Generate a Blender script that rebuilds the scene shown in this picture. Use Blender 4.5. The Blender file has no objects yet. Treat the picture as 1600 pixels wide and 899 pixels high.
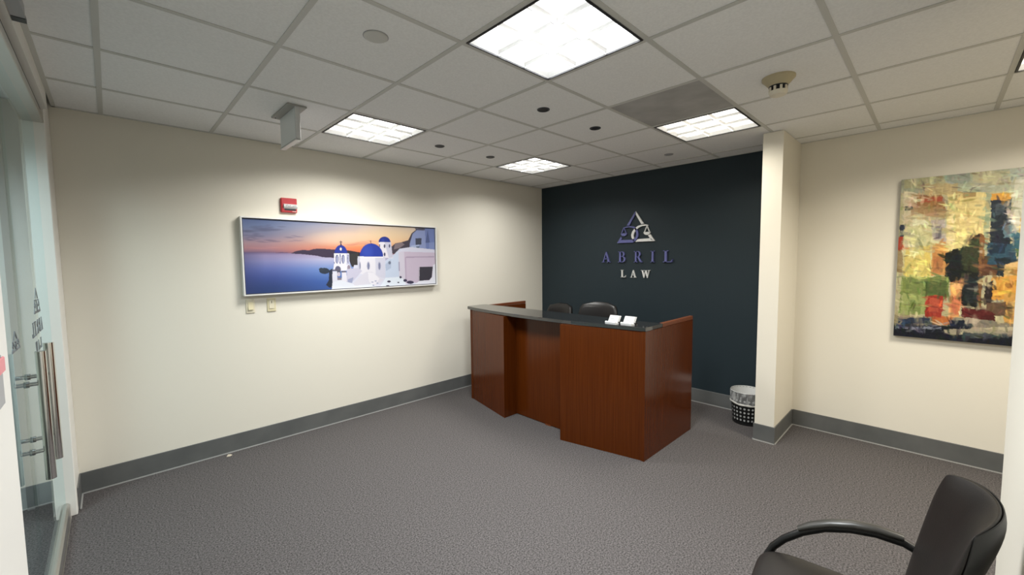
import bpy, math, random
import numpy as np
from mathutils import Matrix, Vector

random.seed(7)
S = bpy.context.scene
COL = S.collection
PI = math.pi

# ------------------------------------------------------------------ camera
CAM = Vector((-0.622, -2.196, 1.569))
YAW, PITCH, ROLL = 0.7995, -0.0682, -0.0098
F_PX = 645.3
cam_d = bpy.data.cameras.new('camera')
cam_d.sensor_fit = 'HORIZONTAL'; cam_d.sensor_width = 36.0
cam_d.lens = 36.0 * F_PX / 1600.0
cam_d.clip_start = 0.02
cam = bpy.data.objects.new('camera', cam_d); COL.objects.link(cam)
fw = Vector((math.cos(YAW)*math.cos(PITCH), math.sin(YAW)*math.cos(PITCH), math.sin(PITCH)))
rt = Vector((math.sin(YAW), -math.cos(YAW), 0)); up = rt.cross(fw)
cr, sr = math.cos(ROLL), math.sin(ROLL)
r2 = cr*rt + sr*up; u2 = -sr*rt + cr*up
m = Matrix((( r2.x, u2.x, -fw.x, CAM.x), (r2.y, u2.y, -fw.y, CAM.y), (r2.z, u2.z, -fw.z, CAM.z), (0, 0, 0, 1)))
cam.matrix_world = m
S.camera = cam

# ------------------------------------------------------------------ world, exposure, lamp strengths
w = bpy.data.worlds.new('world'); S.world = w; w.use_nodes = True
bg = w.node_tree.nodes['Background']; bg.inputs[0].default_value = (0.9, 0.95, 1, 1); bg.inputs[1].default_value = 0.03
S.view_settings.view_transform = 'Standard'; S.view_settings.look = 'None'
S.view_settings.gamma = 1.0; S.view_settings.use_curve_mapping = False
S.view_settings.exposure = 0.0
LAMP_POWER = 46.0          # watts of a fixture's tubes; each fixture has its own share and tint below
LAMP_SPREAD = math.radians(152)
PANEL_EMIT = 1.0
LAMP_COLOR = (1.0, 0.985, 0.94)
LAMP_SET = [(1.52, (.94, .975, 1.0)), (.86, (1.0, .985, .93)), (.36, (1.0, .94, .82)), (.46, (1.0, .99, .95)), (1.0, (1.0, .92, .78)), (.52, (.80, .93, 1.0))]   # strength share, tube tint; last entry is the added corridor light

# ------------------------------------------------------------------ room numbers
H = 2.576; G = 0.6096; YW = 1.809; XD = 3.886

# ------------------------------------------------------------------ materials
def s2l(c):
    return tuple((v/12.92 if v <= .04045 else ((v+.055)/1.055)**2.4) for v in c)
def rgb(r, g, b): return s2l((r/255, g/255, b/255))
MATS = {}
def mat(name, col, rough=.6, metal=0, spec=.5, emit=None, estr=0, noise=None, bump=None, trans=0, ior=1.45, alpha=1, coat=0):
    if name in MATS: return MATS[name]
    M = bpy.data.materials.new(name); M.use_nodes = True
    nt = M.node_tree; b = nt.nodes['Principled BSDF']
    b.inputs['Base Color'].default_value = (*col, 1); b.inputs['Roughness'].default_value = rough
    b.inputs['Metallic'].default_value = metal; b.inputs['Specular IOR Level'].default_value = spec
    b.inputs['Transmission Weight'].default_value = trans; b.inputs['IOR'].default_value = ior
    b.inputs['Alpha'].default_value = alpha; b.inputs['Coat Weight'].default_value = coat
    if emit: b.inputs['Emission Color'].default_value = (*emit, 1); b.inputs['Emission Strength'].default_value = estr
    if noise or bump:
        tc = nt.nodes.new('ShaderNodeTexCoord')
    if noise:                                  # (scale xyz, colour a, colour b, detail)
        sc, ca, cb, det = noise
        mp = nt.nodes.new('ShaderNodeMapping'); mp.inputs['Scale'].default_value = sc
        nz = nt.nodes.new('ShaderNodeTexNoise'); nz.inputs['Scale'].default_value = 1; nz.inputs['Detail'].default_value = det
        rp = nt.nodes.new('ShaderNodeValToRGB')
        rp.color_ramp.elements[0].position = .32; rp.color_ramp.elements[1].position = .68
        rp.color_ramp.elements[0].color = (*ca, 1); rp.color_ramp.elements[1].color = (*cb, 1)
        nt.links.new(tc.outputs['Object'], mp.inputs[0]); nt.links.new(mp.outputs[0], nz.inputs['Vector'])
        nt.links.new(nz.outputs['Fac'], rp.inputs[0]); nt.links.new(rp.outputs[0], b.inputs['Base Color'])
    if bump:                                   # (scale, strength, distance)
        n2 = nt.nodes.new('ShaderNodeTexNoise'); n2.inputs['Scale'].default_value = bump[0]; n2.inputs['Detail'].default_value = 2
        bp = nt.nodes.new('ShaderNodeBump'); bp.inputs['Strength'].default_value = bump[1]; bp.inputs['Distance'].default_value = bump[2]
        nt.links.new(tc.outputs['Object'], n2.inputs['Vector']); nt.links.new(n2.outputs['Fac'], bp.inputs['Height'])
        nt.links.new(bp.outputs[0], b.inputs['Normal'])
    MATS[name] = M
    return M
def attr_mat(name, rough, bump=None):
    M = bpy.data.materials.new(name); M.use_nodes = True; nt = M.node_tree; b = nt.nodes['Principled BSDF']
    a = nt.nodes.new('ShaderNodeAttribute'); a.attribute_name = 'ink'
    nt.links.new(a.outputs['Color'], b.inputs['Base Color']); b.inputs['Roughness'].default_value = rough
    b.inputs['Specular IOR Level'].default_value = .3
    if bump:
        tc = nt.nodes.new('ShaderNodeTexCoord'); n2 = nt.nodes.new('ShaderNodeTexNoise'); n2.inputs['Scale'].default_value = bump[0]
        bp = nt.nodes.new('ShaderNodeBump'); bp.inputs['Strength'].default_value = bump[1]; bp.inputs['Distance'].default_value = .002
        nt.links.new(tc.outputs['Object'], n2.inputs['Vector']); nt.links.new(n2.outputs['Fac'], bp.inputs['Height']); nt.links.new(bp.outputs[0], b.inputs['Normal'])
    return M

WALL = mat('cream_wall_paint', (.75, .715, .625), .75, spec=.25, bump=(260, .05, .001))
WALLR = WALL
WHITE = mat('white_trim_paint', (.80, .78, .73), .5)
NAVY = mat('navy_wall_paint', (.018, .029, .036), .55, spec=.3, bump=(260, .05, .001))
TILE = mat('ceiling_tile', (.70, .70, .69), .95, spec=.1, noise=((90, 90, 90), (.80, .805, .80), (.86, .865, .86), 3), bump=(420, .25, .001))
TILEG = mat('grey_ceiling_panel', (.30, .295, .285), .9, spec=.1, noise=((5, 5, 5), (.36, .355, .345), (.46, .455, .445), 3))
TBAR = mat('grid_bar', (.56, .56, .53), .6)
CARPET = mat('carpet', (.10, .097, .103), .95, spec=.1, noise=((120, 120, 120), (.038, .035, .035), (.146, .135, .134), 5), bump=(330, .7, .004))
BASE = mat('vinyl_base', (.1, .105, .105), .45, spec=.4, noise=((6, 6, 6), (.100, .104, .103), (.125, .128, .126), 3))
BASEL = mat('vinyl_base_edge', (.34, .34, .33), .5)
WOOD = mat('mahogany_veneer', (.13, .035, .016), .20, spec=.5, ior=1.33, noise=((150, 150, 2.2), (.060, .0125, .0012), (.088, .020, .0028), 4))
WOODS = mat('mahogany_edge', (.15, .045, .02), .33, noise=((3, 150, 150), (.11, .032, .012), (.15, .046, .018), 4))
GRAN = mat('black_granite', (.010, .011, .012), .04, spec=.5, ior=1.9, noise=((240, 240, 240), (.006, .007, .008), (.024, .025, .026), 3))
LEATH = mat('black_leather', (.012, .011, .011), .34, spec=.4, bump=(160, .12, .002))
LEATH2 = mat('black_vinyl', (.013, .011, .010), .42, spec=.38, bump=(190, .12, .002))
PLAST = mat('black_plastic', (.009, .009, .009), .38, spec=.4)
PLASTG = mat('arm_pad_plastic', (.035, .033, .029), .36)
CHROME = mat('brushed_steel', (.72, .71, .69), .16, metal=1)
CHROMED = mat('steel_dark', (.45, .44, .43), .25, metal=1)
ALU = mat('satin_aluminium', (.60, .585, .555), .36, metal=1)
LAMPW = mat('fixture_white', (.88, .88, .86), .35)
LAMPD = mat('fixture_dark_edge', (.022, .022, .024), .5)
LOUV = mat('louver_white', (.93, .93, .92), .3)
PANEL = mat('lamp_diffuser', (.9, .9, .88), .5, emit=LAMP_COLOR, estr=PANEL_EMIT)
DARK = mat('dark_recess', (.012, .013, .016), .45)
DARKRIM = mat('downlight_rim', (.05, .055, .065), .4)
CREAMP = mat('yellowed_plastic', (.46, .40, .26), .5)
CREAMP2 = mat('pale_plastic', (.72, .67, .55), .45)
IVORY = mat('ivory_plastic', (.66, .60, .40), .4)
IVORY2 = mat('ivory_plate', (.70, .65, .50), .45)
RED = mat('red_enamel', (.42, .022, .03), .4)
PAPER = mat('paper_white', (.60, .60, .60), .6)
INKD = mat('dark_ink', (.03, .03, .035), .6)
PURPLE = mat('lavender_blue_letter', (.125, .135, .34), .38)
WLET = mat('white_letter', (.78, .79, .78), .4)
DECAL = mat('grey_decal', (.16, .17, .18), .6)
SILVER = mat('silver_frame', (.78, .78, .77), .4, metal=.15)
SLIMB = mat('black_shadow_gap', (.02, .02, .03), .6)
ACRYL = mat('white_acrylic', (.56, .57, .57), .25)
SIGNP = mat('sign_panel', (.76, .78, .79), .35)
SIGNB = mat('sign_canopy', (.33, .33, .31), .5)
PINK = mat('pink_indicator', (.75, .25, .28), .4)
GREYP = mat('grey_plate', (.35, .35, .36), .45)
CANVE = mat('canvas_side', (.09, .09, .08), .8, noise=((6, 6, 9), (.03, .035, .035), (.32, .27, .18), 3))
SCRAP = mat('scrap_tan', (.48, .42, .33), .8)

def liner_material():
    M = bpy.data.materials.new('clear_bag'); M.use_nodes = True; nt = M.node_tree
    for n in list(nt.nodes): nt.nodes.remove(n)
    o = nt.nodes.new('ShaderNodeOutputMaterial'); mx = nt.nodes.new('ShaderNodeMixShader')
    t = nt.nodes.new('ShaderNodeBsdfTransparent'); p = nt.nodes.new('ShaderNodeBsdfPrincipled')
    p.inputs['Base Color'].default_value = (.72, .73, .72, 1); p.inputs['Roughness'].default_value = .22
    tc = nt.nodes.new('ShaderNodeTexCoord'); mp = nt.nodes.new('ShaderNodeMapping'); mp.inputs['Rotation'].default_value = (.5, .6, .2); mp.inputs['Scale'].default_value = (3, 3, .7); nz = nt.nodes.new('ShaderNodeTexNoise'); nz.inputs['Scale'].default_value = 13; nz.inputs['Distortion'].default_value = .6
    bp = nt.nodes.new('ShaderNodeBump'); bp.inputs['Strength'].default_value = .8; bp.inputs['Distance'].default_value = .01
    nt.links.new(tc.outputs['Object'], mp.inputs[0]); nt.links.new(mp.outputs[0], nz.inputs['Vector']); nt.links.new(nz.outputs['Fac'], bp.inputs['Height']); nt.links.new(bp.outputs[0], p.inputs['Normal'])
    mr = nt.nodes.new('ShaderNodeMapRange'); mr.inputs[1].default_value = .42; mr.inputs[2].default_value = .72; mr.inputs[3].default_value = .22; mr.inputs[4].default_value = .75
    nt.links.new(nz.outputs['Fac'], mr.inputs[0]); nt.links.new(mr.outputs[0], mx.inputs[0])
    nt.links.new(t.outputs[0], mx.inputs[1]); nt.links.new(p.outputs[0], mx.inputs[2]); nt.links.new(mx.outputs[0], o.inputs[0])
    return M
BAG = liner_material()
def thin_glass():
    M = bpy.data.materials.new('door_glass'); M.use_nodes = True; nt = M.node_tree
    for n in list(nt.nodes): nt.nodes.remove(n)
    o = nt.nodes.new('ShaderNodeOutputMaterial'); mx = nt.nodes.new('ShaderNodeMixShader')
    t = nt.nodes.new('ShaderNodeBsdfTransparent'); t.inputs[0].default_value = (.93, .985, .975, 1)
    g = nt.nodes.new('ShaderNodeBsdfGlossy'); g.inputs['Roughness'].default_value = 0; g.inputs[0].default_value = (.88, .97, 1.0, 1)
    f = nt.nodes.new('ShaderNodeFresnel'); f.inputs[0].default_value = 1.45
    ge = nt.nodes.new('ShaderNodeNewGeometry'); sb = nt.nodes.new('ShaderNodeMath'); sb.operation = 'SUBTRACT'; sb.inputs[0].default_value = 1
    ml = nt.nodes.new('ShaderNodeMath'); ml.operation = 'MULTIPLY'
    nt.links.new(ge.outputs['Backfacing'], sb.inputs[1]); nt.links.new(sb.outputs[0], ml.inputs[0]); nt.links.new(f.outputs[0], ml.inputs[1])
    nt.links.new(ml.outputs[0], mx.inputs[0]); nt.links.new(t.outputs[0], mx.inputs[1]); nt.links.new(g.outputs[0], mx.inputs[2]); nt.links.new(mx.outputs[0], o.inputs[0])
    return M
GLASS = thin_glass()

# ------------------------------------------------------------------ mesh helpers
class MB:
    def __init__(s): s.v = []; s.f = []
    def add(s, vs, fs):
        n = len(s.v); s.v += [tuple(p) for p in vs]; s.f += [tuple(i+n for i in f) for f in fs]; return s
    def box(s, x0, x1, y0, y1, z0, z1, b=0):
        if b <= 0:
            v = [(x, y, z) for z in (z0, z1) for x, y in ((x0, y0), (x1, y0), (x1, y1), (x0, y1))]
            return s.add(v, [(3, 2, 1, 0), (4, 5, 6, 7), (0, 1, 5, 4), (1, 2, 6, 5), (2, 3, 7, 6), (3, 0, 4, 7)])
        # chamfered box: 24 corner points
        X, Y, Z = (x0, x1), (y0, y1), (z0, z1)
        v = []; idx = {}
        for i in (0, 1):
            for j in (0, 1):
                for k in (0, 1):
                    sx, sy, sz = (1 if i == 0 else -1), (1 if j == 0 else -1), (1 if k == 0 else -1)
                    for a in range(3):
                        p = [X[i]+sx*b, Y[j]+sy*b, Z[k]+sz*b]; p[a] = (X[i], Y[j], Z[k])[a]
                        idx[i, j, k, a] = len(v); v.append(tuple(p))
        fs = []
        def q(*ks): fs.append(tuple(idx[k] for k in ks))
        for i in (0, 1):
            q(*[(i, j, k, 0) for j, k in ((0, 0), (1, 0), (1, 1), (0, 1))])
            q(*[(j, i, k, 1) for j, k in ((0, 0), (0, 1), (1, 1), (1, 0))])
            q(*[(j, k, i, 2) for j, k in ((0, 0), (1, 0), (1, 1), (0, 1))])
        for i in (0, 1):
            for j in (0, 1):
                q((i, j, 0, 0), (i, j, 1, 0), (i, j, 1, 1), (i, j, 0, 1))
                q((i, 0, j, 0), (i, 1, j, 0), (i, 1, j, 2), (i, 0, j, 2))
                q((0, i, j, 1), (1, i, j, 1), (1, i, j, 2), (0, i, j, 2))
                for k in (0, 1): fs.append((idx[i, j, k, 0], idx[i, j, k, 1], idx[i, j, k, 2]))
        return s.add(v, fs)
    def prism(s, poly, z0, z1, axis='z', flip=False):
        n = len(poly)
        def P(a, b, h): return {'z': (a, b, h), 'x': (h, a, b), 'y': (a, h, b)}[axis]
        v = [P(a, b, z0) for a, b in poly] + [P(a, b, z1) for a, b in poly]
        return s.add(v, [tuple(range(n-1, -1, -1)), tuple(range(n, 2*n))] + [(i, (i+1) % n, n+(i+1) % n, n+i) for i in range(n)])
    def lathe(s, prof, cx=0, cy=0, cz=0, n=24):
        v = []; f = []
        for r, z in prof:
            for k in range(n):
                a = 2*PI*k/n; v.append((cx+r*math.cos(a), cy+r*math.sin(a), cz+z))
        for i in range(len(prof)-1):
            for k in range(n): f.append((i*n+k, i*n+(k+1) % n, (i+1)*n+(k+1) % n, (i+1)*n+k))
        if prof[0][0] > 1e-5: f.append(tuple(range(n-1, -1, -1)))
        if prof[-1][0] > 1e-5: f.append(tuple(range((len(prof)-1)*n, len(prof)*n)))
        return s.add(v, f)
    def tube(s, pts, r, n=10, squash=None):
        pts = [Vector(p) for p in pts]; rings = []
        ref = Vector((0, 0, 1))
        for i, p in enumerate(pts):
            t = (pts[min(i+1, len(pts)-1)]-pts[max(i-1, 0)]).normalized()
            a = t.cross(ref)
            if a.length < .05: a = t.cross(Vector((0, 1, 0)))
            a.normalize(); b = a.cross(t).normalized()
            rr = r[i] if isinstance(r, (list, tuple)) else r
            sa, sb = squash or (1, 1)
            rings.append([p + a*(math.cos(2*PI*k/n)*rr*sa) + b*(math.sin(2*PI*k/n)*rr*sb) for k in range(n)])
        v = [q for R in rings for q in R]; f = []
        for i in range(len(pts)-1):
            for k in range(n): f.append((i*n+k, i*n+(k+1) % n, (i+1)*n+(k+1) % n, (i+1)*n+k))
        f += [tuple(range(n-1, -1, -1)), tuple(range((len(pts)-1)*n, len(pts)*n))]
        return s.add(v, f)
    def grid(s, fn, nu, nv):
        v = [fn(i/nu, j/nv) for j in range(nv+1) for i in range(nu+1)]
        f = [(j*(nu+1)+i, j*(nu+1)+i+1, (j+1)*(nu+1)+i+1, (j+1)*(nu+1)+i) for j in range(nv) for i in range(nu)]
        return s.add(v, f)
    def build(s, name, material, parent=None, smooth=False, subsurf=0, bevel=0):
        L = wloc(parent) if parent else Vector((0, 0, 0))
        me = bpy.data.meshes.new(name)
        me.from_pydata([tuple(Vector(p)-L) for p in s.v], [], s.f); me.update()
        import bmesh
        bm = bmesh.new(); bm.from_mesh(me); bmesh.ops.recalc_face_normals(bm, faces=bm.faces); bm.to_mesh(me); bm.free()
        if smooth:
            me.polygons.foreach_set('use_smooth', [True]*len(me.polygons))
            try: me.set_sharp_from_angle(angle=math.radians(smooth if smooth is not True else 45))
            except Exception: pass
        me.materials.append(material)
        o = bpy.data.objects.new(name, me); COL.objects.link(o)
        if parent: o.parent = parent
        if bevel:
            md = o.modifiers.new('bevel', 'BEVEL'); md.width = bevel; md.segments = 2; md.limit_method = 'ANGLE'; md.angle_limit = .7
        if subsurf:
            md = o.modifiers.new('sub', 'SUBSURF'); md.levels = subsurf; md.render_levels = subsurf
        return o
def wloc(o):
    L = Vector((0, 0, 0))
    while o: L += o.location; o = o.parent
    return L
def thing(name, label, cat, loc, group=None):
    o = bpy.data.objects.new(name, None); COL.objects.link(o); o.location = loc; o.empty_display_size = .05
    tag(o, label, cat, group); return o
def tag(o, label=None, cat=None, group=None, kind=None):
    if label: o['label'] = label
    if cat: o['category'] = cat
    if group: o['group'] = group
    if kind: o['kind'] = kind
    return o
def struct(o, label=None, cat=None):
    o['kind'] = 'structure'
    if label: o['label'] = label
    if cat: o['category'] = cat
    return o
def copy_tree(o, parent=None):
    c = o.copy(); COL.objects.link(c); c.parent = parent
    for ch in list(o.children): copy_tree(ch, c)
    return c
def box(name, b, material, parent=None, bev=0): return MB().box(*b, b=bev).build(name, material, parent)

# ------------------------------------------------------------------ room shell
struct(box('floor', (-2.8, 4.1, -4.4, 2.05, -.1, 0), CARPET), 'dark grey speckled office carpet', 'floor')
struct(box('wall_left', (-2.8, 4.0, YW, 1.95, 0, H+.2), WALL), 'long cream wall carrying the island panorama', 'wall')
struct(box('wall_far', (XD, 4.0, -1.20, YW, 0, H+.2), NAVY), 'dark navy feature wall behind the reception desk', 'wall')
struct(box('wall_right', (XD, 4.0, -4.3, -1.20, 0, H+.2), WALL), 'cream wall carrying the city painting', 'wall')
struct(box('wall_divider', (3.281, XD, -1.303, -1.158, 0, H), WALL), 'narrow cream stub wall between the navy and the cream wall', 'wall')
struct(box('wall_near', (-.95, 1.73, -2.53, -2.40, 0, H+.2), WALL), 'cream wall close by the camera behind the waiting chair', 'wall')
struct(box('wall_nook_side', (1.60, 1.73, -4.3, -2.53, 0, H+.2), WALL), 'cream side wall of the nook out of view', 'wall')
struct(box('wall_nook_back', (1.60, XD, -4.42, -4.3, 0, H+.2), WALL), 'cream back wall of the nook out of view', 'wall')
struct(box('wall_entrance', (-.96, -.811, -2.40, -.63, 0, H+.2), WHITE), 'white wall end close by the camera beside the glass doors', 'wall')
struct(box('wall_corridor_side', (-2.7, -.95, YW-.004, YW, 0, H+.2), mat('white_corridor_paint', (.82, .83, .83), .6)), 'white corridor wall seen through the glass doors', 'wall')
struct(box('trim_4', (-1.080, -1.050, YW-.035, YW-.004, 0, H), GREYP), 'slim grey upright on the corridor wall behind the glass', 'trim')
struct(box('wall_corridor', (-2.85, -2.7, -2.6, YW, 0, H+.2), WALL), 'corridor wall beyond the glass doors', 'wall')
struct(box('wall_corridor_end', (-2.7, -.96, -2.7, -2.55, 0, H+.2), WALL), 'end wall of the corridor beyond the glass doors', 'wall')
# jamb and header of the glass doors
struct(MB().box(-.95, -.848, 1.49, YW, 0, H, b=.004).build('trim_1', WHITE), 'white painted jamb at the far side of the glass doors', 'door jamb')
hd = struct(box('trim_2', (-.97, -.835, -.63, 1.49, 2.475, H), WHITE), 'white door header under the ceiling', 'door header')
box('track_recess', (-.955, -.862, -.63, 1.49, 2.43, 2.475), DARK, hd)
box('track_channel', (-.945, -.852, -.63, 1.49, 2.392, 2.432), ALU, hd, .003)

# baseboards with a pale worn toe edge
def baseboard(name, label, segs):
    o = None
    mb = MB(); toe = MB()
    for (x0, x1, y0, y1, ax) in segs:
        mb.box(x0, x1, y0, y1, 0, .146, b=.0025)
        t = .007
        tx = {'-y': (x0, x1, y0-t, y0), '+y': (x0, x1, y1, y1+t), '-x': (x0-t, x0, y0, y1), '+x': (x1, x1+t, y0, y1)}[ax]
        toe.box(*tx, 0, .007)
    o = mb.build(name, BASE); struct(o, label, 'baseboard'); toe.build('toe_edge', BASEL, o); return o
baseboard('baseboard_left', 'charcoal vinyl baseboard along the wall of the island panorama', [(-.846, XD, YW-.008, YW, '-y'), (-.848, -.840, 1.555, YW-.008, '+x')])
baseboard('baseboard_far', 'charcoal vinyl baseboard along the navy wall', [(XD-.008, XD, -1.158, YW-.008, '-x')])
baseboard('baseboard_divider', 'charcoal vinyl baseboard around the stub wall', [(3.273, 3.281, -1.311, -1.150, '-x'), (3.281, XD-.008, -1.311, -1.303, '-y'), (3.281, XD-.008, -1.158, -1.150, '+y')])
baseboard('baseboard_right', 'charcoal vinyl baseboard under the city painting', [(XD-.008, XD, -4.3, -1.311, '-x')])
baseboard('baseboard_near', 'charcoal vinyl baseboard behind the waiting chair', [(-.80, 1.738, -2.40, -2.392, '+y')])

# ------------------------------------------------------------------ ceiling: slab, T-bar grid and tiles
ceil = struct(box('ceiling', (-2.8, 4.0, -4.42, 1.95, H+.2, H+.28), TILE), 'suspended ceiling of pale mineral tiles in a metal grid', 'ceiling')
CX0, CX1, CY0, CY1 = -.835, XD, -4.3, YW
LAMPS = [(1, -2), (1, 1), (4, -2), (4, 1), (4, -5)]
tile_cache = {}
def tile(x0, x1, y0, y1, material):
    g = .0108
    x0 += g; x1 -= g; y0 += g; y1 -= g
    if x1-x0 < .02 or y1-y0 < .02: return
    key = (round(x1-x0, 4), round(y1-y0, 4), material.name)
    cx, cy = (x0+x1)/2, (y0+y1)/2
    if key not in tile_cache:
        a, b = (x1-x0)/2, (y1-y0)/2
        o = MB().box(-a, a, -b, b, .0035, .018).build('tile', material)
        tile_cache[key] = o.data
    else:
        o = bpy.data.objects.new('tile', tile_cache[key]); COL.objects.link(o)
    o.parent = ceil; o.location = (cx, cy, H)
    return o
for i in range(-2, 7):
    for j in range(-8, 3):
        if (i, j) in LAMPS: continue
        x0, x1 = max(i*G, CX0), min((i+1)*G, CX1); y0, y1 = max(j*G, CY0), min((j+1)*G, CY1)
        if x1-x0 < .04 or y1-y0 < .04: continue
        if j < -4 and x1 <= 1.75: continue                       # beyond the near wall
        tile(x0, x1, y0, y1, TILEG if (i, j) == (3, -2) else TILE)
for i in range(-1, 7):
    y0 = CY0 if i*G > 1.73 else -2.40
    box('grid_runner', (i*G-.012, i*G+.012, y0, CY1, H, H+.03), TBAR, ceil)
for j in range(-7, 3):
    x0 = CX0 if j*G > -2.40 else 1.73
    y = j*G
    box('grid_cross_bar', (x0, CX1, y-.012, y+.012, H+.0004, H+.03), TBAR, ceil)
box('wall_angle', (CX0, CX1, YW-.02, YW, H-.0005, H+.03), TBAR, ceil)
box('wall_angle', (XD-.02, XD, -4.3, YW, H-.0005, H+.03), TBAR, ceil)
box('wall_angle', (CX0, CX0+.02, -.63, YW, H-.0005, H+.03), TBAR, ceil)
box('corridor_ceiling_panel', (-2.7, -.97, -2.55, YW, H, H+.03), TILE, ceil)

# ------------------------------------------------------------------ ceiling lights
def make_light(label):
    t = thing('ceiling_light', label, 'ceiling light', (0, 0, 0), 'square louvered ceiling lights')
    a = .290; b = .272
    MB().box(-a, a, -a, a, .112, .116).box(-a, -a+.003, -a, a, 0, .112).box(a-.003, a, -a, a, 0, .112).box(-a, a, -a, -a+.003, 0, .112).box(-a, a, a-.003, a, 0, .112).build('housing', LAMPW, t)
    MB().box(-a, a, -a, -a+.009, -.003, .02).box(-a, a, a-.009, a, -.003, .02).box(-a, -a+.009, -a+.009, a-.009, -.003, .02).box(a-.009, a, -a+.009, a-.009, -.003, .02).build('frame', LAMPD, t)
    MB().box(-a+.004, a-.004, -a+.004, a-.004, .034, .037).build('diffuser', PANEL, t)
    # perimeter reflector and curved louver blades
    c = a-.010
    def blade(p0, p1, flip):     # parabolic cross-section, thin at the bottom and wide at the top
        prof = [(0.0026, -.001), (.0032, .010), (.0055, .017), (.011, .024), (-.011, .024), (-.0055, .017), (-.0032, .010), (-.0026, -.001)]
        m_ = MB(); n = len(prof); vs = []
        for q in (-c, c):
            for u, z in prof: vs.append((p0+u, q, z) if not flip else (q, p0+u, z))
        m_.add(vs, [tuple(range(n)), tuple(range(2*n-1, n-1, -1))] + [(k, (k+1) % n, n+(k+1) % n, n+k) for k in range(n)])
        return m_
    for f in (False, True):
        for p in (-c/3, c/3): blade(p, 0, f).build('louver_blade', LOUV, t, smooth=60)
    prof = [(0, .002), (-.002, .012), (-.005, .022), (-.008, .032)]
    for sx, f in ((1, False), (-1, False), (1, True), (-1, True)):
        m_ = MB()
        vs = [((sx*(c+u), q, z) if not f else (q, sx*(c+u), z)) for q in (-c, c) for u, z in prof]
        m_.add(vs, [(k, k+1, 4+k+1, 4+k) for k in range(3)]); m_.build('edge_reflector', LOUV, t, smooth=60)
    ld = bpy.data.lights.new('lamp_tubes', 'AREA'); ld.shape = 'SQUARE'; ld.size = .54; ld.energy = LAMP_POWER; ld.color = LAMP_COLOR; ld.spread = LAMP_SPREAD
    lo = bpy.data.objects.new('lamp_tubes', ld); COL.objects.link(lo); lo.parent = t; lo.location = (0, 0, .006)
    return t
lamp_labels = ['largest glowing square ceiling light at the top of the picture, nearest the camera',
               'glowing square ceiling light above the island panorama wall',
               'glowing square ceiling light beside the grey ceiling panel and the stub wall',
               'smallest and farthest ceiling light, near the corner of the navy wall',
               'ceiling light cut off by the right edge with only its dark corner showing']
L0 = make_light(lamp_labels[0])
def set_tubes(o, k):
    for ch in o.children:
        if ch.name.startswith('diffuser'):
            ch.material_slots[0].link = 'OBJECT'
            ch.material_slots[0].material = mat('lamp_diffuser_%d' % k, (.9, .9, .88), .5, emit=tuple(.45+.55*c for c in LAMP_SET[k][1]), estr=(1.75, 1.25, 1.25, 1.10, 1.25, 1.2)[k])
        if ch.type == 'LIGHT':
            ch.data = ch.data.copy(); ch.data.energy = LAMP_POWER*LAMP_SET[k][0]; ch.data.color = LAMP_SET[k][1]
for k, (i, j) in enumerate(LAMPS):
    o = L0 if k == 0 else copy_tree(L0)
    o.location = ((i+.5)*G, (j+.5)*G, H); o['label'] = lamp_labels[k]; set_tubes(o, k)
o = copy_tree(L0); o.location = (-1.55, .75, H-.1165); set_tubes(o, 5); o['label'] = 'added unseen ceiling light that brightens the corridor beyond the glass doors'  # unseen fixture added to brighten the corridor wall behind the glass

# ------------------------------------------------------------------ ceiling fittings
def downlight(x, y, r, label, dark=True):
    t = thing('downlight' if dark else 'sprinkler_cover', label, 'downlight' if dark else 'cover plate', (x, y, H), 'small dark downlights' if dark else 'round ceiling cover plates')
    z = H+.0035
    if dark:
        MB().lathe([(r, 0), (r, -.004), (r-.004, -.006), (r-.010, -.004), (r-.010, 0)], x, y, z, 28).build('rim', DARKRIM, t, smooth=30)
        MB().lathe([(r-.010, -.001), (.012, -.002), (0, -.002)], x, y, z, 28).build('lens', DARK, t)
    else:
        MB().lathe([(r, 0), (r, -.004), (r-.003, -.0055), (r-.012, -.007), (0, -.007)], x, y, z, 28).build('plate', TBAR if r > .045 else GREYP, t, smooth=30)
        MB().lathe([(r+.004, .0), (r+.004, -.0012), (r, -.0012)], x, y, z, 28).build('shadow_ring', GREYP, t)
downlight(1.540, -.294, .043, 'dark round downlight nearest the big ceiling light')
downlight(2.137, -.302, .043, 'dark round downlight nearest the grey ceiling panel')
downlight(1.537, .928, .043, 'dark round downlight closest to the light above the panorama')
downlight(2.129, .923, .043, 'dark round downlight beside the farthest ceiling light')
downlight(3.361, -.319, .040, 'small grey round cover plate in the ceiling near the navy wall', False)
downlight(.296, -.385, .052, 'pale round cover plate in the tile left of the big ceiling light', False)

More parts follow.
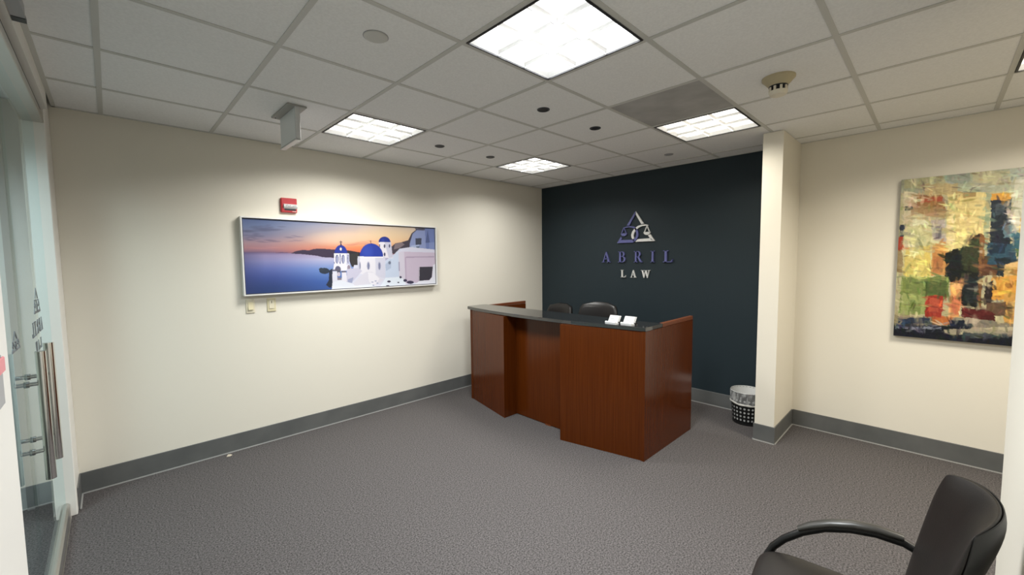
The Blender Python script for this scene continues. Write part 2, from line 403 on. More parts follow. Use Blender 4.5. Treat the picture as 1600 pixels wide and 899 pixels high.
def smoke():
    x, y = 2.143, -1.528
    t = thing('smoke_detector', 'yellowed round smoke detector on the ceiling at the right', 'smoke detector', (x, y, H))
    z = H+.0035
    MB().lathe([(.082, 0), (.082, -.010), (.076, -.016), (.048, -.048), (0, -.048)], x, y, z, 32).build('mounting_base', CREAMP, t, smooth=35)
    MB().lathe([(.047, -.048), (.047, -.054), (.036, -.054), (.036, -.078), (0, -.078)], x, y, z, 32).build('vent_core', DARK, t, smooth=35)
    c = MB().lathe([(.047, -.076), (.046, -.086), (.040, -.098), (.024, -.104), (0, -.104)], x, y, z, 32).build('cap', CREAMP2, t, smooth=35)
    for k in range(9):
        a = 2*PI*k/9+.2
        p = Vector((x+.043*math.cos(a), y+.043*math.sin(a), 0)); d = Vector((-math.sin(a), math.cos(a), 0))*.006; r_ = Vector((math.cos(a), math.sin(a), 0))*.003
        vs = []
        for zz in (z-.078, z-.052):
            for q in (p-d-r_, p+d-r_, p+d+r_, p-d+r_): vs.append((q.x, q.y, zz))
        MB().add(vs, [(3, 2, 1, 0), (4, 5, 6, 7), (0, 1, 5, 4), (1, 2, 6, 5), (2, 3, 7, 6), (3, 0, 4, 7)]).build('vent_rib', CREAMP2, t)
smoke()

def exit_sign():
    t = thing('exit_sign', 'pale blank-sided sign panel hanging from the ceiling over the panorama wall', 'hanging sign', (.30, .90, H))
    zt = H+.0035
    MB().box(.243, .362, .725, 1.085, zt-.012, zt, b=.003).build('canopy', SIGNB, t)
    MB().lathe([(.004, 0), (.004, -.003), (0, -.003)], .262, 1.06, zt-.012, 10).build('screw', DARK, t)
    MB().box(.290, .312, .735, 1.060, 2.366, zt-.012, b=.002).build('panel', SIGNP, t)
    MB().box(.284, .318, .728, 1.066, 2.355, 2.366, b=.002).build('bottom_trim', ACRYL, t)
    MB().box(.286, .316, .724, .735, 2.366, zt-.012, b=.002).build('side_trim', ACRYL, t)
exit_sign()

# ------------------------------------------------------------------ glass doors
def door(name, label, y0, y1, hy, hx, z0, z1, zm):
    d = bpy.data.objects.new(name, None); COL.objects.link(d); d.location = (-.9, (y0+y1)/2, 0); struct(d, label, 'glass door')
    box('glass_pane', (-.906, -.894, y0, y1, .085, 2.40), GLASS, d)
    MB().box(-.926, -.876, y0, y1, .012, .098, b=.010).build('bottom_rail', ALU, d)
    h = MB().tube([(hx, hy, z0), (hx, hy, z1)], .0165, 16).build('handle', CHROME, d, smooth=40)
    for z in zm:
        MB().tube([(-.894, hy, z), (hx, hy, z)], .0085, 12).build('standoff', CHROME, h, smooth=40)
        MB().tube([(-.895, hy, z), (-.886, hy, z)], .0125, 14).build('mount_disc', CHROMED, h, smooth=40)
    return d
door('door_1', 'nearer leaf of the frameless glass doors', -.62, .425, .405, -.849, .655, 1.205, (.783, 1.07))
door('door_2', 'farther leaf of the frameless glass doors', .432, 1.484, .452, -.829, .72, 1.232, (.824, 1.094))
struct(box('trim_3', (-.93, -.874, -.63, 1.49, 0, .006), ALU), 'flat metal threshold under the glass doors', 'threshold')
t = thing('door_magnet', 'dark edged lock box at the ceiling over the glass doors', 'door lock', (-.83, .1, 2.49))
MB().box(-.834, -.80, -.12, .26, 2.497, 2.55, b=.003).build('case', GREYP, t)
MB().box(-.834, -.797, -.12, .222, 2.485, 2.497).build('armature', GREYP, t)
MB().box(-.834, -.797, .222, .265, 2.483, 2.499).build('end_plate', DARK, t)
t = thing('door_release', 'small pink and grey release plate at the left edge on the white wall end', 'wall plate', (-.811, -.75, 1.25))
MB().box(-.811, -.803, -.85, -.772, 1.262, 1.372, b=.002).build('plate', GREYP, t)
MB().box(-.803, -.798, -.84, -.775, 1.335, 1.368, b=.002).build('button', PINK, t)

# ------------------------------------------------------------------ lettering (serif capitals cut from flat strips)
def arc(cx, cy, rx, ry, a0, a1, n=14): return [(cx+rx*math.cos(a0+(a1-a0)*k/n), cy+ry*math.sin(a0+(a1-a0)*k/n)) for k in range(n+1)]
def halfring(x, cy, rx, ry, tw, th):
    """bowl to the right of a stem as a row of quads"""
    o = arc(x, cy, rx, ry, -PI/2, PI/2); i = arc(x, cy, rx-tw, ry-th, -PI/2, PI/2)
    return [[o[k], o[k+1], i[k+1], i[k]] for k in range(len(o)-1)]
def rect(x0, x1, y0, y1): return [(x0, y0), (x1, y0), (x1, y1), (x0, y1)]
GLY = {
 'I': (.40, [rect(.12, .28, 0, 1), rect(0, .40, 0, .055), rect(0, .40, .945, 1)]),
 'L': (.78, [rect(.12, .28, 0, 1), rect(0, .40, .945, 1), rect(0, .72, 0, .06), [(.60, .06), (.72, .06), (.77, .28), (.74, .28)], [(.72, 0), (.77, .28), (.74, .28), (.66, 0)]]),
 'A': (.92, [[(.10, 0), (.17, 0), (.47, .86), (.42, 1)], [(.66, 0), (.84, 0), (.50, 1), (.42, 1), (.41, .93)], rect(.24, .68, .30, .365), rect(0, .30, 0, .05), rect(.56, .92, 0, .05)]),
 'B': (.76, [rect(.12, .27, 0, 1), rect(0, .27, 0, .055), rect(0, .27, .945, 1), rect(.27, .42, 0, .055), rect(.27, .40, .945, 1), rect(.27, .42, .50, .56)]
        + halfring(.38, .755, .28, .245, .14, .055) + halfring(.40, .28, .35, .28, .15, .055)),
 'R': (.86, [rect(.12, .27, 0, 1), rect(0, .39, 0, .055), rect(0, .27, .945, 1), rect(.27, .40, .945, 1), rect(.27, .42, .46, .515)]
        + halfring(.38, .73, .30, .27, .14, .055) + [[(.36, .47), (.52, .50), (.82, .05), (.66, .0)], rect(.66, .88, 0, .055)]),
 'W': (1.22, [[(.10, 1), (.26, 1), (.44, .22), (.38, 0)], [(.38, 0), (.44, 0), (.65, .86), (.60, 1)], [(.56, 1), (.72, 1), (.90, .22), (.84, 0)], [(.84, 0), (.90, 0), (1.14, 1), (1.07, 1)],
        rect(0, .36, .95, 1), rect(.46, .80, .95, 1), rect(.96, 1.24, .95, 1)]),
}
def letter(ch, ybl, width, z0, h, x0, x1, material, parent, name='letter'):
    wd, polys = GLY[ch]; sx = width/wd
    mb = MB()
    for p in polys: mb.prism([(ybl-u*sx, z0+v*h) for u, v in p], x0, x1, 'x')
    return mb.build(name, material, parent)
def emblem(yl, z0, W_, Hh, x0, x1, m1, m2, parent):
    """triangle of two interlocked scale arms; design units on a 407 x 335 sheet"""
    def P(x, y): return (yl - (x-305)/407*W_, z0 + (409-y)/335*Hh)
    def pr(polys, material, name):
        mb = MB()
        for p in polys: mb.prism([P(*q) for q in p], x0, x1, 'x')
        return mb.build(name, material, parent)
    def strip(pts, ws):
        out = []
        L_, R_ = [], []
        for i, (x, y) in enumerate(pts):
            xa, ya = pts[max(i-1, 0)]; xb, yb = pts[min(i+1, len(pts)-1)]
            d = math.hypot(xb-xa, yb-ya); nx, ny = -(yb-ya)/d, (xb-xa)/d; w_ = ws[i]/2
            L_.append((x+nx*w_, y+ny*w_)); R_.append((x-nx*w_, y-ny*w_))
        return [[L_[i], L_[i+1], R_[i+1], R_[i]] for i in range(len(pts)-1)]
    pr([[(503, 76), (503, 108), (441, 222), (412, 222)]], m1, 'left_bar')
    pr([[(511, 72), (596, 213), (568, 213), (510, 108)]], m2, 'right_bar')
    pr(strip([(385, 243), (415, 237), (450, 236), (485, 243), (510, 262), (524, 290), (530, 322), (524, 350), (508, 376), (486, 396)], [9, 11, 13, 16, 19, 22, 23, 23, 23, 22])
       + [[(305, 411), (345, 377), (478, 380), (500, 385), (484, 411)], [(305, 411), (349, 340), (362, 365), (345, 379)]], m1, 'left_arm')
    pr(strip([(640, 234), (612, 229), (575, 230), (540, 242), (508, 265), (485, 297), (475, 328), (478, 352), (487, 370)], [10, 13, 17, 21, 24, 25, 25, 24, 22]), m2, 'right_arm')
    pr([[(508, 404), (535, 376), (664, 372), (712, 404)], [(640, 340), (664, 330), (712, 404), (672, 388)]], m2, 'right_base')
    for cx, mm, nm in ((381, m1, 'left_scale'), (629, m2, 'right_scale')):
        tri = strip([(cx, 238), (cx-28, 308)], [7, 7]) + strip([(cx, 238), (cx+28, 308)], [7, 7])
        bowl = [(cx-35, 304), (cx+35, 304)] + [(cx+35*math.cos(a), 304+32*math.sin(a)) for a in [PI*k/8 for k in range(1, 8)]]
        pr(tri+[bowl], mm, nm)
sg = thing('wall_sign', 'raised lettering ABRIL LAW with scales emblem on the navy wall', 'wall sign', (XD, .316, 1.335))
emblem(.561, 1.757, .492, .363, XD-.018, XD, PURPLE, WLET, sg)
for ch, yl, wd in (('A', .778, .124), ('B', .544, .100), ('R', .331, .106), ('I', .120, .050), ('L', -.032, .116)):
    letter(ch, yl, wd, 1.519, .132, XD-.020, XD, PURPLE, sg)
for ch, yl, wd in (('L', .507, .068), ('A', .378, .078), ('W', .239, .113)):
    letter(ch, yl, wd, 1.336, .091, XD-.018, XD, WLET, sg)
# faint film lettering on the door glass
dg = thing('door_decal', 'grey film lettering and emblem on the glass door', 'decal', (-.8935, .86, 1.14))
emblem(1.06, 1.325, .24, .125, -.894, -.8925, DECAL, DECAL, dg)
for k, ch in enumerate('ABRIL'): letter(ch, 1.10-k*.085, .062, 1.225, .068, -.894, -.8925, DECAL, dg)
for k, ch in enumerate('LAW'): letter(ch, 1.00-k*.08, .055, 1.145, .05, -.894, -.8925, DECAL, dg)
dg2 = thing('door_decal', 'small grey film emblem on the nearer glass leaf left of the handles', 'decal', (-.8935, .23, 1.24))
emblem(.33, 1.24, .19, .075, -.894, -.8925, DECAL, DECAL, dg2)

# ------------------------------------------------------------------ reception desk
dk = thing('reception_desk', 'mahogany reception desk with bowed black granite counter in front of the navy wall', 'desk', (2.62, .37, 0))
YL, YR = 1.43, -.685
MB().prism([(2.248, YL-.03), (2.100, .728), (2.292, .728), (2.292, YL-.03)], .0, 1.012).build('wing_panel', WOOD, dk)
MB().prism([(2.100, .022), (2.250, YR+.03), (2.292, YR+.03), (2.292, .022)], .0, 1.012).build('wing_panel', WOOD, dk)
box('recess_panel', (2.268, 2.292, .022, .728, .006, 1.012), WOOD, dk)
box('cable_notch', (2.258, 2.268, .27, .335, 0, .006), WOODS, dk)
for ya, yb in ((YL-.03, YL), (YR, YR+.03)):
    MB().prism([(2.246, 0), (3.112, 0), (3.112, 1.012), (2.246, 1.012)], ya, yb, 'y').build('side_panel', WOOD, dk)
    MB().prism([(2.530, 1.0145), (3.112, 1.0145), (3.112, 1.046), (2.530, 1.046)], ya, yb, 'y').build('side_cap', WOODS, dk, bevel=.002)
def front_x(y): return 2.128 + .118*((y-.40)/1.08)**2
poly = []
for k in range(25):
    y = 1.475 + (YR-.001-1.475)*k/24; poly.append((front_x(y), y))
top = [(2.255, 1.492), (2.29, 1.50), (2.515, 1.50)]
cpoly = poly + [(2.527, YR-.001), (2.527, 1.48)] + [(2.50, 1.502), (2.29, 1.500), (2.262, 1.492)]
MB().prism(cpoly, 1.0135, 1.045).build('counter_top', GRAN, dk, bevel=.004)
box('work_surface', (2.292, 3.0, YR+.03, YL-.03, .715, .745), WOODS, dk)
for y in (YR+.03,): box('drawer_pedestal', (2.42, 2.95, y+.001, y+.399, .02, .714), WOOD, dk)

# business card holders on the counter
def card_holder(label, loc, rz):
    t = thing('card_holder', label, 'card holder', (0, 0, 0), 'card holders on the counter')
    # local: +y away from the viewer, x across
    MB().prism([(-.048, 0), (.038, 0), (.038, .004), (-.030, .012), (-.044, .022), (-.052, .016)], -.048, .048, 'x').build('tray', ACRYL, t)
    mb = MB(); mb.prism([(-.004, .004), (.003, .004), (.038, .060), (.032, .062)], -.047, .047, 'x'); mb.build('back_plate', ACRYL, t)
    mb = MB(); mb.prism([(-.021, .005), (-.006, .005), (.029, .058), (.016, .064)], -.044, .044, 'x'); cd = mb.build('card_stack', PAPER, t)
    mb = MB()
    for k in range(3):
        s_ = .62-.13*k; yy = -.021+(.016+.021)*s_; zz = .005+(.064-.005)*s_
        mb.prism([(yy-.0004, zz), (yy+.0022, zz+.0036), (yy+.0016, zz+.0040), (yy-.0010, zz+.0004)], -.028, .004+.008*k, 'x')
    mb.build('card_print', GREYP, cd)
    MB().tube([(.049, .0, .010), (.049, .022, .010)], .009, 10).build('side_foot', PLAST, t, smooth=40)
    t.location = loc; t.rotation_euler = (0, 0, rz)
    return t
card_holder('left one of two small white business card holders on the granite counter', (2.262, -.400, 1.0452), math.radians(-93))
card_holder('right one of two small white business card holders on the granite counter', (2.290, -.522, 1.0452), math.radians(-90))

# ------------------------------------------------------------------ chairs behind the desk
def swivel_chair(label, loc, rz, top, half, arms):
    t = thing('swivel_chair', label, 'office chair', (0, 0, 0), 'office chairs behind the desk')
    def back(u, v):     # rounded leather back, local +y is the front
        a = 2*PI*u; z = .52 + (top-.52)*v
        e = (1-abs(2*v-1)**4)**.25 if 0 < v < 1 else 0
        hw = half*(.80+.26*math.sin(PI*min(v*1.1, 1)*.62))*(.35+.65*e); th = .052*(.25+.75*e)
        x = hw*math.copysign(abs(math.cos(a))**.6, math.cos(a)); y = th*math.copysign(abs(math.sin(a))**.8, math.sin(a))
        return (x, -.25-.07*v + y + .06*(x/half)**2, z)
    MB().grid(back, 32, 18).build('backrest', LEATH, t, smooth=80)
    def seat(u, v):
        a = 2*PI*u; e = math.sin(PI*v); k = (.2+.8*e**.35)
        x = (half+.02)*k*math.copysign(abs(math.cos(a))**.55, math.cos(a)); y = .25*k*math.copysign(abs(math.sin(a))**.55, math.sin(a))
        return (x, y-.01, .42+.09*v)
    MB().grid(seat, 32, 12).build('seat', LEATH, t, smooth=80)
    box('back_bracket', (-.05, .05, -.30, .05, .395, .425), PLAST, t, .004)
    MB().tube([(0, -.28, .40), (0, -.335, .52), (0, -.33, .66)], .02, 10).build('back_support', PLAST, t, smooth=40)
    MB().lathe([(.045, .10), (.045, .16), (.028, .16), (.028, .40)], 0, 0, 0, 18).build('gas_lift', PLAST, t, smooth=40)
    for k in range(5):
        a = 2*PI*k/5+.3; c, s_ = math.cos(a), math.sin(a)
        lg = MB().tube([(0, 0, .125), (.15*c, .15*s_, .11), (.27*c, .27*s_, .075)], [.026, .022, .016], 10).build('base_leg', PLAST, t, smooth=40)
        MB().tube([(.27*c-.018*s_, .27*s_+.018*c, .029), (.27*c+.018*s_, .27*s_-.018*c, .029)], .0285, 14).build('caster', PLAST, lg, smooth=40)
    if arms:
        for sx in (-1, 1):
            ar = MB().tube([(sx*(half+.01), .06, .44), (sx*(half+.055), .07, .50), (sx*(half+.055), .07, .62)], .016, 10).build('arm_support', PLAST, t, smooth=40)
            MB().box(sx*(half+.055)-.03, sx*(half+.055)+.03, -.10, .14, .62, .645, b=.01).build('arm_pad', PLAST, ar)
    t.location = loc; t.rotation_euler = (0, 0, rz)
    return t
swivel_chair('black leather office chair with the glossy rounded top showing above the counter', (3.10, .46, 0), math.radians(95), 1.068, .235, False)
swivel_chair('second black office chair, lower and half hidden at the corner of the navy wall', (3.12, 1.085, 0), math.radians(84), 1.012, .20, False)

# ------------------------------------------------------------------ waiting chair at the lower right
def guest_chair(loc, rz):
    t = thing('waiting_chair', 'black vinyl armchair with curved arms at the lower right corner', 'chair', (0, 0, 0))
    Z0, Z1 = .50, .932
    def hw(v): return .150 + .055*math.sin(PI*.5*min(v*1.25, 1))
    def surf(off):
        def f(u, v):
            s_ = 2*u-1; q = abs(s_)
            z = Z0+(Z1-Z0)*v - .035*(q**3)*max(v-.3, 0)
            x = hw(v)*s_*(1-.10*max(v-.8, 0)*5*(q**2))
            y = -.165-.085*v - (.072*(1-q**2))*(.4+.6*v) + off*(1-.8*q**6)*(1-.8*max(0, 2*v-1)**8)
            return (x, y, z)
        return f
    def shell(o1, o2):
        nu, nv = 20, 16; mb = MB(); f1, f2 = surf(o1), surf(o2)
        A = [f1(i/nu, j/nv) for j in range(nv+1) for i in range(nu+1)]; B = [f2(i/nu, j/nv) for j in range(nv+1) for i in range(nu+1)]
        n = len(A); W_ = nu+1
        fs = [(j*W_+i, j*W_+i+1, (j+1)*W_+i+1, (j+1)*W_+i) for j in range(nv) for i in range(nu)]
        fs += [tuple(n+k for k in reversed(f)) for f in fs]
        ring = [i for i in range(nu)] + [j*W_+nu for j in range(nv)] + [nv*W_+i for i in range(nu, 0, -1)] + [j*W_ for j in range(nv, 0, -1)]
        fs += [(ring[k], n+ring[k], n+ring[(k+1) % len(ring)], ring[(k+1) % len(ring)]) for k in range(len(ring))]
        return mb.add(A+B, fs)
    shell(.026, -.012).build('backrest', LEATH2, t, smooth=65, subsurf=1)
    shell(-.0125, -.026).build('back_shell', PLAST, t, smooth=65, subsurf=1)
    def seat(u, v):
        a = 2*PI*u; k = min(1, (.12+.95*math.sin(PI*v)**.42))
        x = .222*k*math.copysign(abs(math.cos(a))**.38, math.cos(a)); y = .235*k*math.copysign(abs(math.sin(a))**.42, math.sin(a))
        return (x, y-.005, .395+.075*v + .012*max(0, y/.235)*v*0)
    MB().grid(seat, 48, 14).build('seat', LEATH2, t, smooth=80)
    for sx in (-1, 1):
        X = sx*.238
        pth = [(X, .215, 0), (X, .215, .30), (X, .212, .40), (X, .192, .445), (X, .158, .490), (X, .105, .539), (X, .04, .582), (X, -.03, .609), (X, -.10, .622), (X, -.17, .620), (X*.97, -.215, .606), (X*.80, -.232, .60)]
        ar = MB().tube(pth, .0135, 12).build('arm_frame', PLAST, t, smooth=50)
        pp = [(X, .115, .549), (X, .075, .578), (X, .02, .608), (X, -.04, .629), (X, -.10, .639), (X, -.17, .637)]
        MB().tube(pp, [.012, .0165, .018, .018, .0165, .012], 12, (1.25, .75)).build('arm_pad', PLASTG, ar, smooth=50)
        MB().tube([(sx*.20, -.10, .40), (sx*.215, -.19, .33), (sx*.225, -.30, 0)], .0125, 12).build('rear_leg', PLAST, t, smooth=50)
        MB().tube([(X, .205, .405), (sx*.18, .205, .398), (sx*.18, -.08, .395), (sx*.20, -.14, .385)], .011, 10).build('side_rail', PLAST, t, smooth=50)
        MB().tube([(sx*.13, -.06, .40), (sx*.135, -.20, .44), (sx*.13, -.222, .56)], .011, 10).build('back_strut', PLAST, t, smooth=50)
    t.location = loc; t.rotation_euler = (0, 0, rz)
guest_chair((.955, -2.014, 0), math.radians(6))

# ------------------------------------------------------------------ waste bin
def bin_():
    cx, cy = 3.655, -.990; h = .300; rb, rtp = .118, .142
    t = thing('waste_bin', 'black perforated waste bin with a clear bag beside the stub wall', 'waste bin', (cx, cy, 0))
    def R(z): return rb+(rtp-rb)*z/h
    mb = MB(); n = 24
    zs = [.0, .03] + [.03+.0365*k for k in range(1, 7)] + [h]
    for r_ in range(len(zs)-1):
        za, zb = zs[r_], zs[r_+1]; hole = 1 <= r_ <= 6
        for k in range(n):
            a0, a1 = 2*PI*k/n, 2*PI*(k+1)/n
            def P(u, v):
                a = a0+(a1-a0)*u; z = za+(zb-za)*v; r = R(z); return (cx+r*math.cos(a), cy+r*math.sin(a), z)
            if not hole: mb.add([P(0, 0), P(1, 0), P(1, 1), P(0, 1)], [(0, 1, 2, 3)]); continue
            o = [(0, 0), (.5, 0), (1, 0), (1, .5), (1, 1), (.5, 1), (0, 1), (0, .5)]
            i = [(.5+.29*math.cos(b), .5+.29*math.sin(b)) for b in [PI*1.25+PI/4*q for q in range(8)]]
            mb.add([P(*q) for q in o+i], [(q, (q+1) % 8, 8+(q+1) % 8, 8+q) for q in range(8)])
    mb.build('body', PLAST, t)
    MB().lathe([(rb+.002, .0), (rb+.003, .012), (rb-.001, .014), (0, .006)], cx, cy, 0, 30).build('base', PLAST, t, smooth=40)
    MB().tube([(cx+(rtp+.001)*math.cos(2*PI*k/30), cy+(rtp+.001)*math.sin(2*PI*k/30), h) for k in range(31)], .0035, 8).build('rim', PLAST, t, smooth=60)
    rnd = random.Random(3)
    def inner(u, v):
        a = 2*PI*u; z = .03+(h+.010-.03)*v; r = R(z)-.0025-.002*abs(math.sin(a*9+3*v))*(1-v)
        return (cx+r*math.cos(a), cy+r*math.sin(a), z)
    mb = MB().grid(inner, 60, 8)
    mb.build('bag_inside', mat('bag_plastic', (.66, .66, .64), .4), t, smooth=80)
    def outer(u, v):
        a = 2*PI*u; z = h+.012-(.118+.005*math.sin(a*2+1)+.002*math.sin(a*7))*v; r = R(z)+.004+.0035*math.sin(a*17+9*v)*v+.004*v
        if v < .12: r -= .006*(1-v/.12)
        return (cx+r*math.cos(a), cy+r*math.sin(a), z)
    MB().grid(outer, 90, 10).build('bag_cuff', BAG, t, smooth=80)
    hem = []
    for k in range(61):
        a = 2*PI*k/60; z = h+.012-(.112+.005*math.sin(a*2+1)+.002*math.sin(a*7)); r = R(z)+.008
        hem.append((cx+r*math.cos(a), cy+r*math.sin(a), z))
    MB().tube(hem, [.006+.004*abs(math.sin(k*.7)) for k in range(61)], 8, (.45, 1)).build('bag_hem', mat('bag_hem_plastic', (.62, .61, .56), .35), t, smooth=70)
    MB().lathe([(R(.03)-.008, .03), (0, .026)], cx, cy, 0, 30).build('bag_bottom', BAG, t)
bin_()

# ------------------------------------------------------------------ small wall devices
def alarm():
    t = thing('fire_alarm_pull', 'red fire alarm device on the cream wall above the panorama', 'fire alarm', (.534, YW, 2.06))
    MB().box(.470, .598, YW-.030, YW, 1.997, 2.122, b=.005).build('case', RED, t)
    MB().prism([(YW-.030, 2.070), (YW-.045, 2.062), (YW-.048, 2.046), (YW-.034, 2.030), (YW-.030, 2.030)], .488, .597, 'x').build('pull_bar', PAPER, t)
    MB().box(.495, .585, YW-.0335, YW-.029, 2.015, 2.030).build('finger_recess', DARK, t)
    mb = MB()
    for k, (x, l, z) in enumerate([(.500, .010, 2.054), (.512, .006, 2.058), (.521, .009, 2.052), (.533, .008, 2.055), (.556, .008, 2.052), (.567, .007, 2.054), (.577, .010, 2.055)]):
        mb.box(x, x+l, YW-.0485, YW-.0455, z-.005, z+.004)
    mb.build('bar_print', GREYP, t)
    MB().box(.556, .590, YW-.0315, YW-.0295, 2.004, 2.011).build('case_print', mat('pale_red_print', (.75, .4, .38), .5), t)
alarm()
t = thing('light_switch', 'ivory rocker light switch under the left end of the panorama', 'light switch', (.206, YW, 1.19), 'switch plates under the panorama')
MB().box(.174, .238, YW-.007, YW, 1.140, 1.255, b=.002).build('plate', IVORY2, t)
MB().prism([(YW-.007, 1.165), (YW-.017, 1.168), (YW-.009, 1.232), (YW-.007, 1.232)], .189, .224, 'x').build('rocker', IVORY, t)
t = thing('light_switch', 'ivory key switch plate, the right one of two under the panorama', 'light switch', (.364, YW, 1.19), 'switch plates under the panorama')
MB().box(.330, .397, YW-.008, YW, 1.140, 1.255, b=.002).build('plate', IVORY, t)
MB().box(.344, .383, YW-.012, YW-.008, 1.165, 1.24, b=.001).build('insert', IVORY2, t)
MB().box(.3615, .3655, YW-.0128, YW-.012, 1.212, 1.232).build('key_slot', DARK, t)

sc_ = MB().add([(-.030, 1.735, .001), (-.006, 1.727, .001), (.012, 1.742, .001), (.004, 1.756, .001), (-.022, 1.757, .001), (-.018, 1.744, .014), (.000, 1.742, .011)],
    [(0, 1, 5), (1, 6, 5), (1, 2, 6), (2, 3, 6), (3, 4, 5, 6), (4, 0, 5), (4, 3, 2, 1, 0)]).build('paper_scrap', SCRAP)
tag(sc_, 'small tan paper scrap on the carpet by the long baseboard', 'scrap')

# ------------------------------------------------------------------ printed pictures
def homography(src, dst):
    A = []; b = []
    for (x, y), (X, Y) in zip(src, dst):
        A += [[x, y, 1, 0, 0, 0, -X*x, -X*y], [0, 0, 0, x, y, 1, -Y*x, -Y*y]]; b += [X, Y]
    h = np.linalg.solve(np.array(A, float), np.array(b, float)); return np.append(h, 1).reshape(3, 3)
class Sheet:
    """flat ink layer: paints colours onto a fine lattice of points"""
    def __init__(s, nu, nv, corners, gain=1.0, warp=0):
        s.nu, s.nv, s.gain = nu, nv, gain
        u, v = np.meshgrid(np.linspace(0, 1, nu+1), np.linspace(0, 1, nv+1))
        Hm = homography([(0, 0), (1, 0), (1, 1), (0, 1)], corners)
        w_ = Hm[2, 0]*u+Hm[2, 1]*v+1
        s.x = (Hm[0, 0]*u+Hm[0, 1]*v+Hm[0, 2])/w_; s.y = (Hm[1, 0]*u+Hm[1, 1]*v+Hm[1, 2])/w_
        s.u, s.v = u, v
        s.c = np.zeros(u.shape+(3,))
        s.rng = np.random.RandomState(5)
        s.n1 = s.noise(14); s.n2 = s.noise(34); s.n3 = s.noise(80)
        if warp: s.x = s.x+warp*(s.n2-.5)+warp*.6*(s.n3-.5); s.y = s.y+warp*(s.noise(30)-.5)+warp*.6*(s.noise(70)-.5)
    def noise(s, k, ky=None):
        ky = ky or max(2, int(k*s.nv/s.nu)); g = s.rng.rand(ky+2, k+2)
        a = s.u*k; b = s.v*ky; i = np.minimum(a.astype(int), k); j = np.minimum(b.astype(int), ky); fa = a-i; fb = b-j
        fa = fa*fa*(3-2*fa); fb = fb*fb*(3-2*fb)
        return (g[j, i]*(1-fa)+g[j, i+1]*fa)*(1-fb)+(g[j+1, i]*(1-fa)+g[j+1, i+1]*fa)*fb
    def put(s, mask, col, op=1.0):
        a = (mask.astype(float)*op)[..., None]; s.c = s.c*(1-a)+np.asarray(col, float)*a
    def ramp(s, t, stops):
        ts = [q[0] for q in stops]; return np.stack([np.interp(t, ts, [q[1][k] for q in stops]) for k in range(3)], -1)
    def inside(s, poly):
        m_ = np.zeros(s.x.shape, bool); n = len(poly)
        for i in range(n):
            x0, y0 = poly[i]; x1, y1 = poly[(i+1) % n]
            if y0 == y1: continue
            c = ((y0 > s.y) != (y1 > s.y)) & (s.x < (x1-x0)*(s.y-y0)/(y1-y0)+x0); m_ ^= c
        return m_
    def poly(s, p, col, op=1.0): s.put(s.inside(p), col, op)
    def ell(s, cx, cy, rx, ry, col, op=1.0, soft=0, cond=None):
        d = ((s.x-cx)/rx)**2+((s.y-cy)/ry)**2
        m_ = np.clip((1-d)/soft, 0, 1) if soft else (d <= 1).astype(float)
        if cond is not None: m_ = m_*cond
        s.put(m_, col, op)
    def mesh(s, name, fn, parent, material):
        P = [fn(a, b) for b in np.linspace(0, 1, s.nv+1) for a in np.linspace(0, 1, s.nu+1)]
        L = wloc(parent); W_ = s.nu+1
        fs = [(j*W_+i, (j+1)*W_+i, (j+1)*W_+i+1, j*W_+i+1) for j in range(s.nv) for i in range(s.nu)]
        me = bpy.data.meshes.new(name); me.from_pydata([(p[0]-L.x, p[1]-L.y, p[2]-L.z) for p in P], [], fs); me.update()
        c = np.clip(s.c/255.0, 0, 1); lin = np.where(c <= .04045, c/12.92, ((c+.055)/1.055)**2.4)*s.gain
        lin = np.clip(lin, 0, .95)
        at_ = me.color_attributes.new('ink', 'FLOAT_COLOR', 'POINT')
        buf = np.concatenate([lin.reshape(-1, 3), np.ones((lin.size//3, 1))], 1).astype(np.float32)
        at_.data.foreach_set('color', buf.ravel())
        me.materials.append(material)
        o = bpy.data.objects.new(name, me); COL.objects.link(o); o.parent = parent; return o

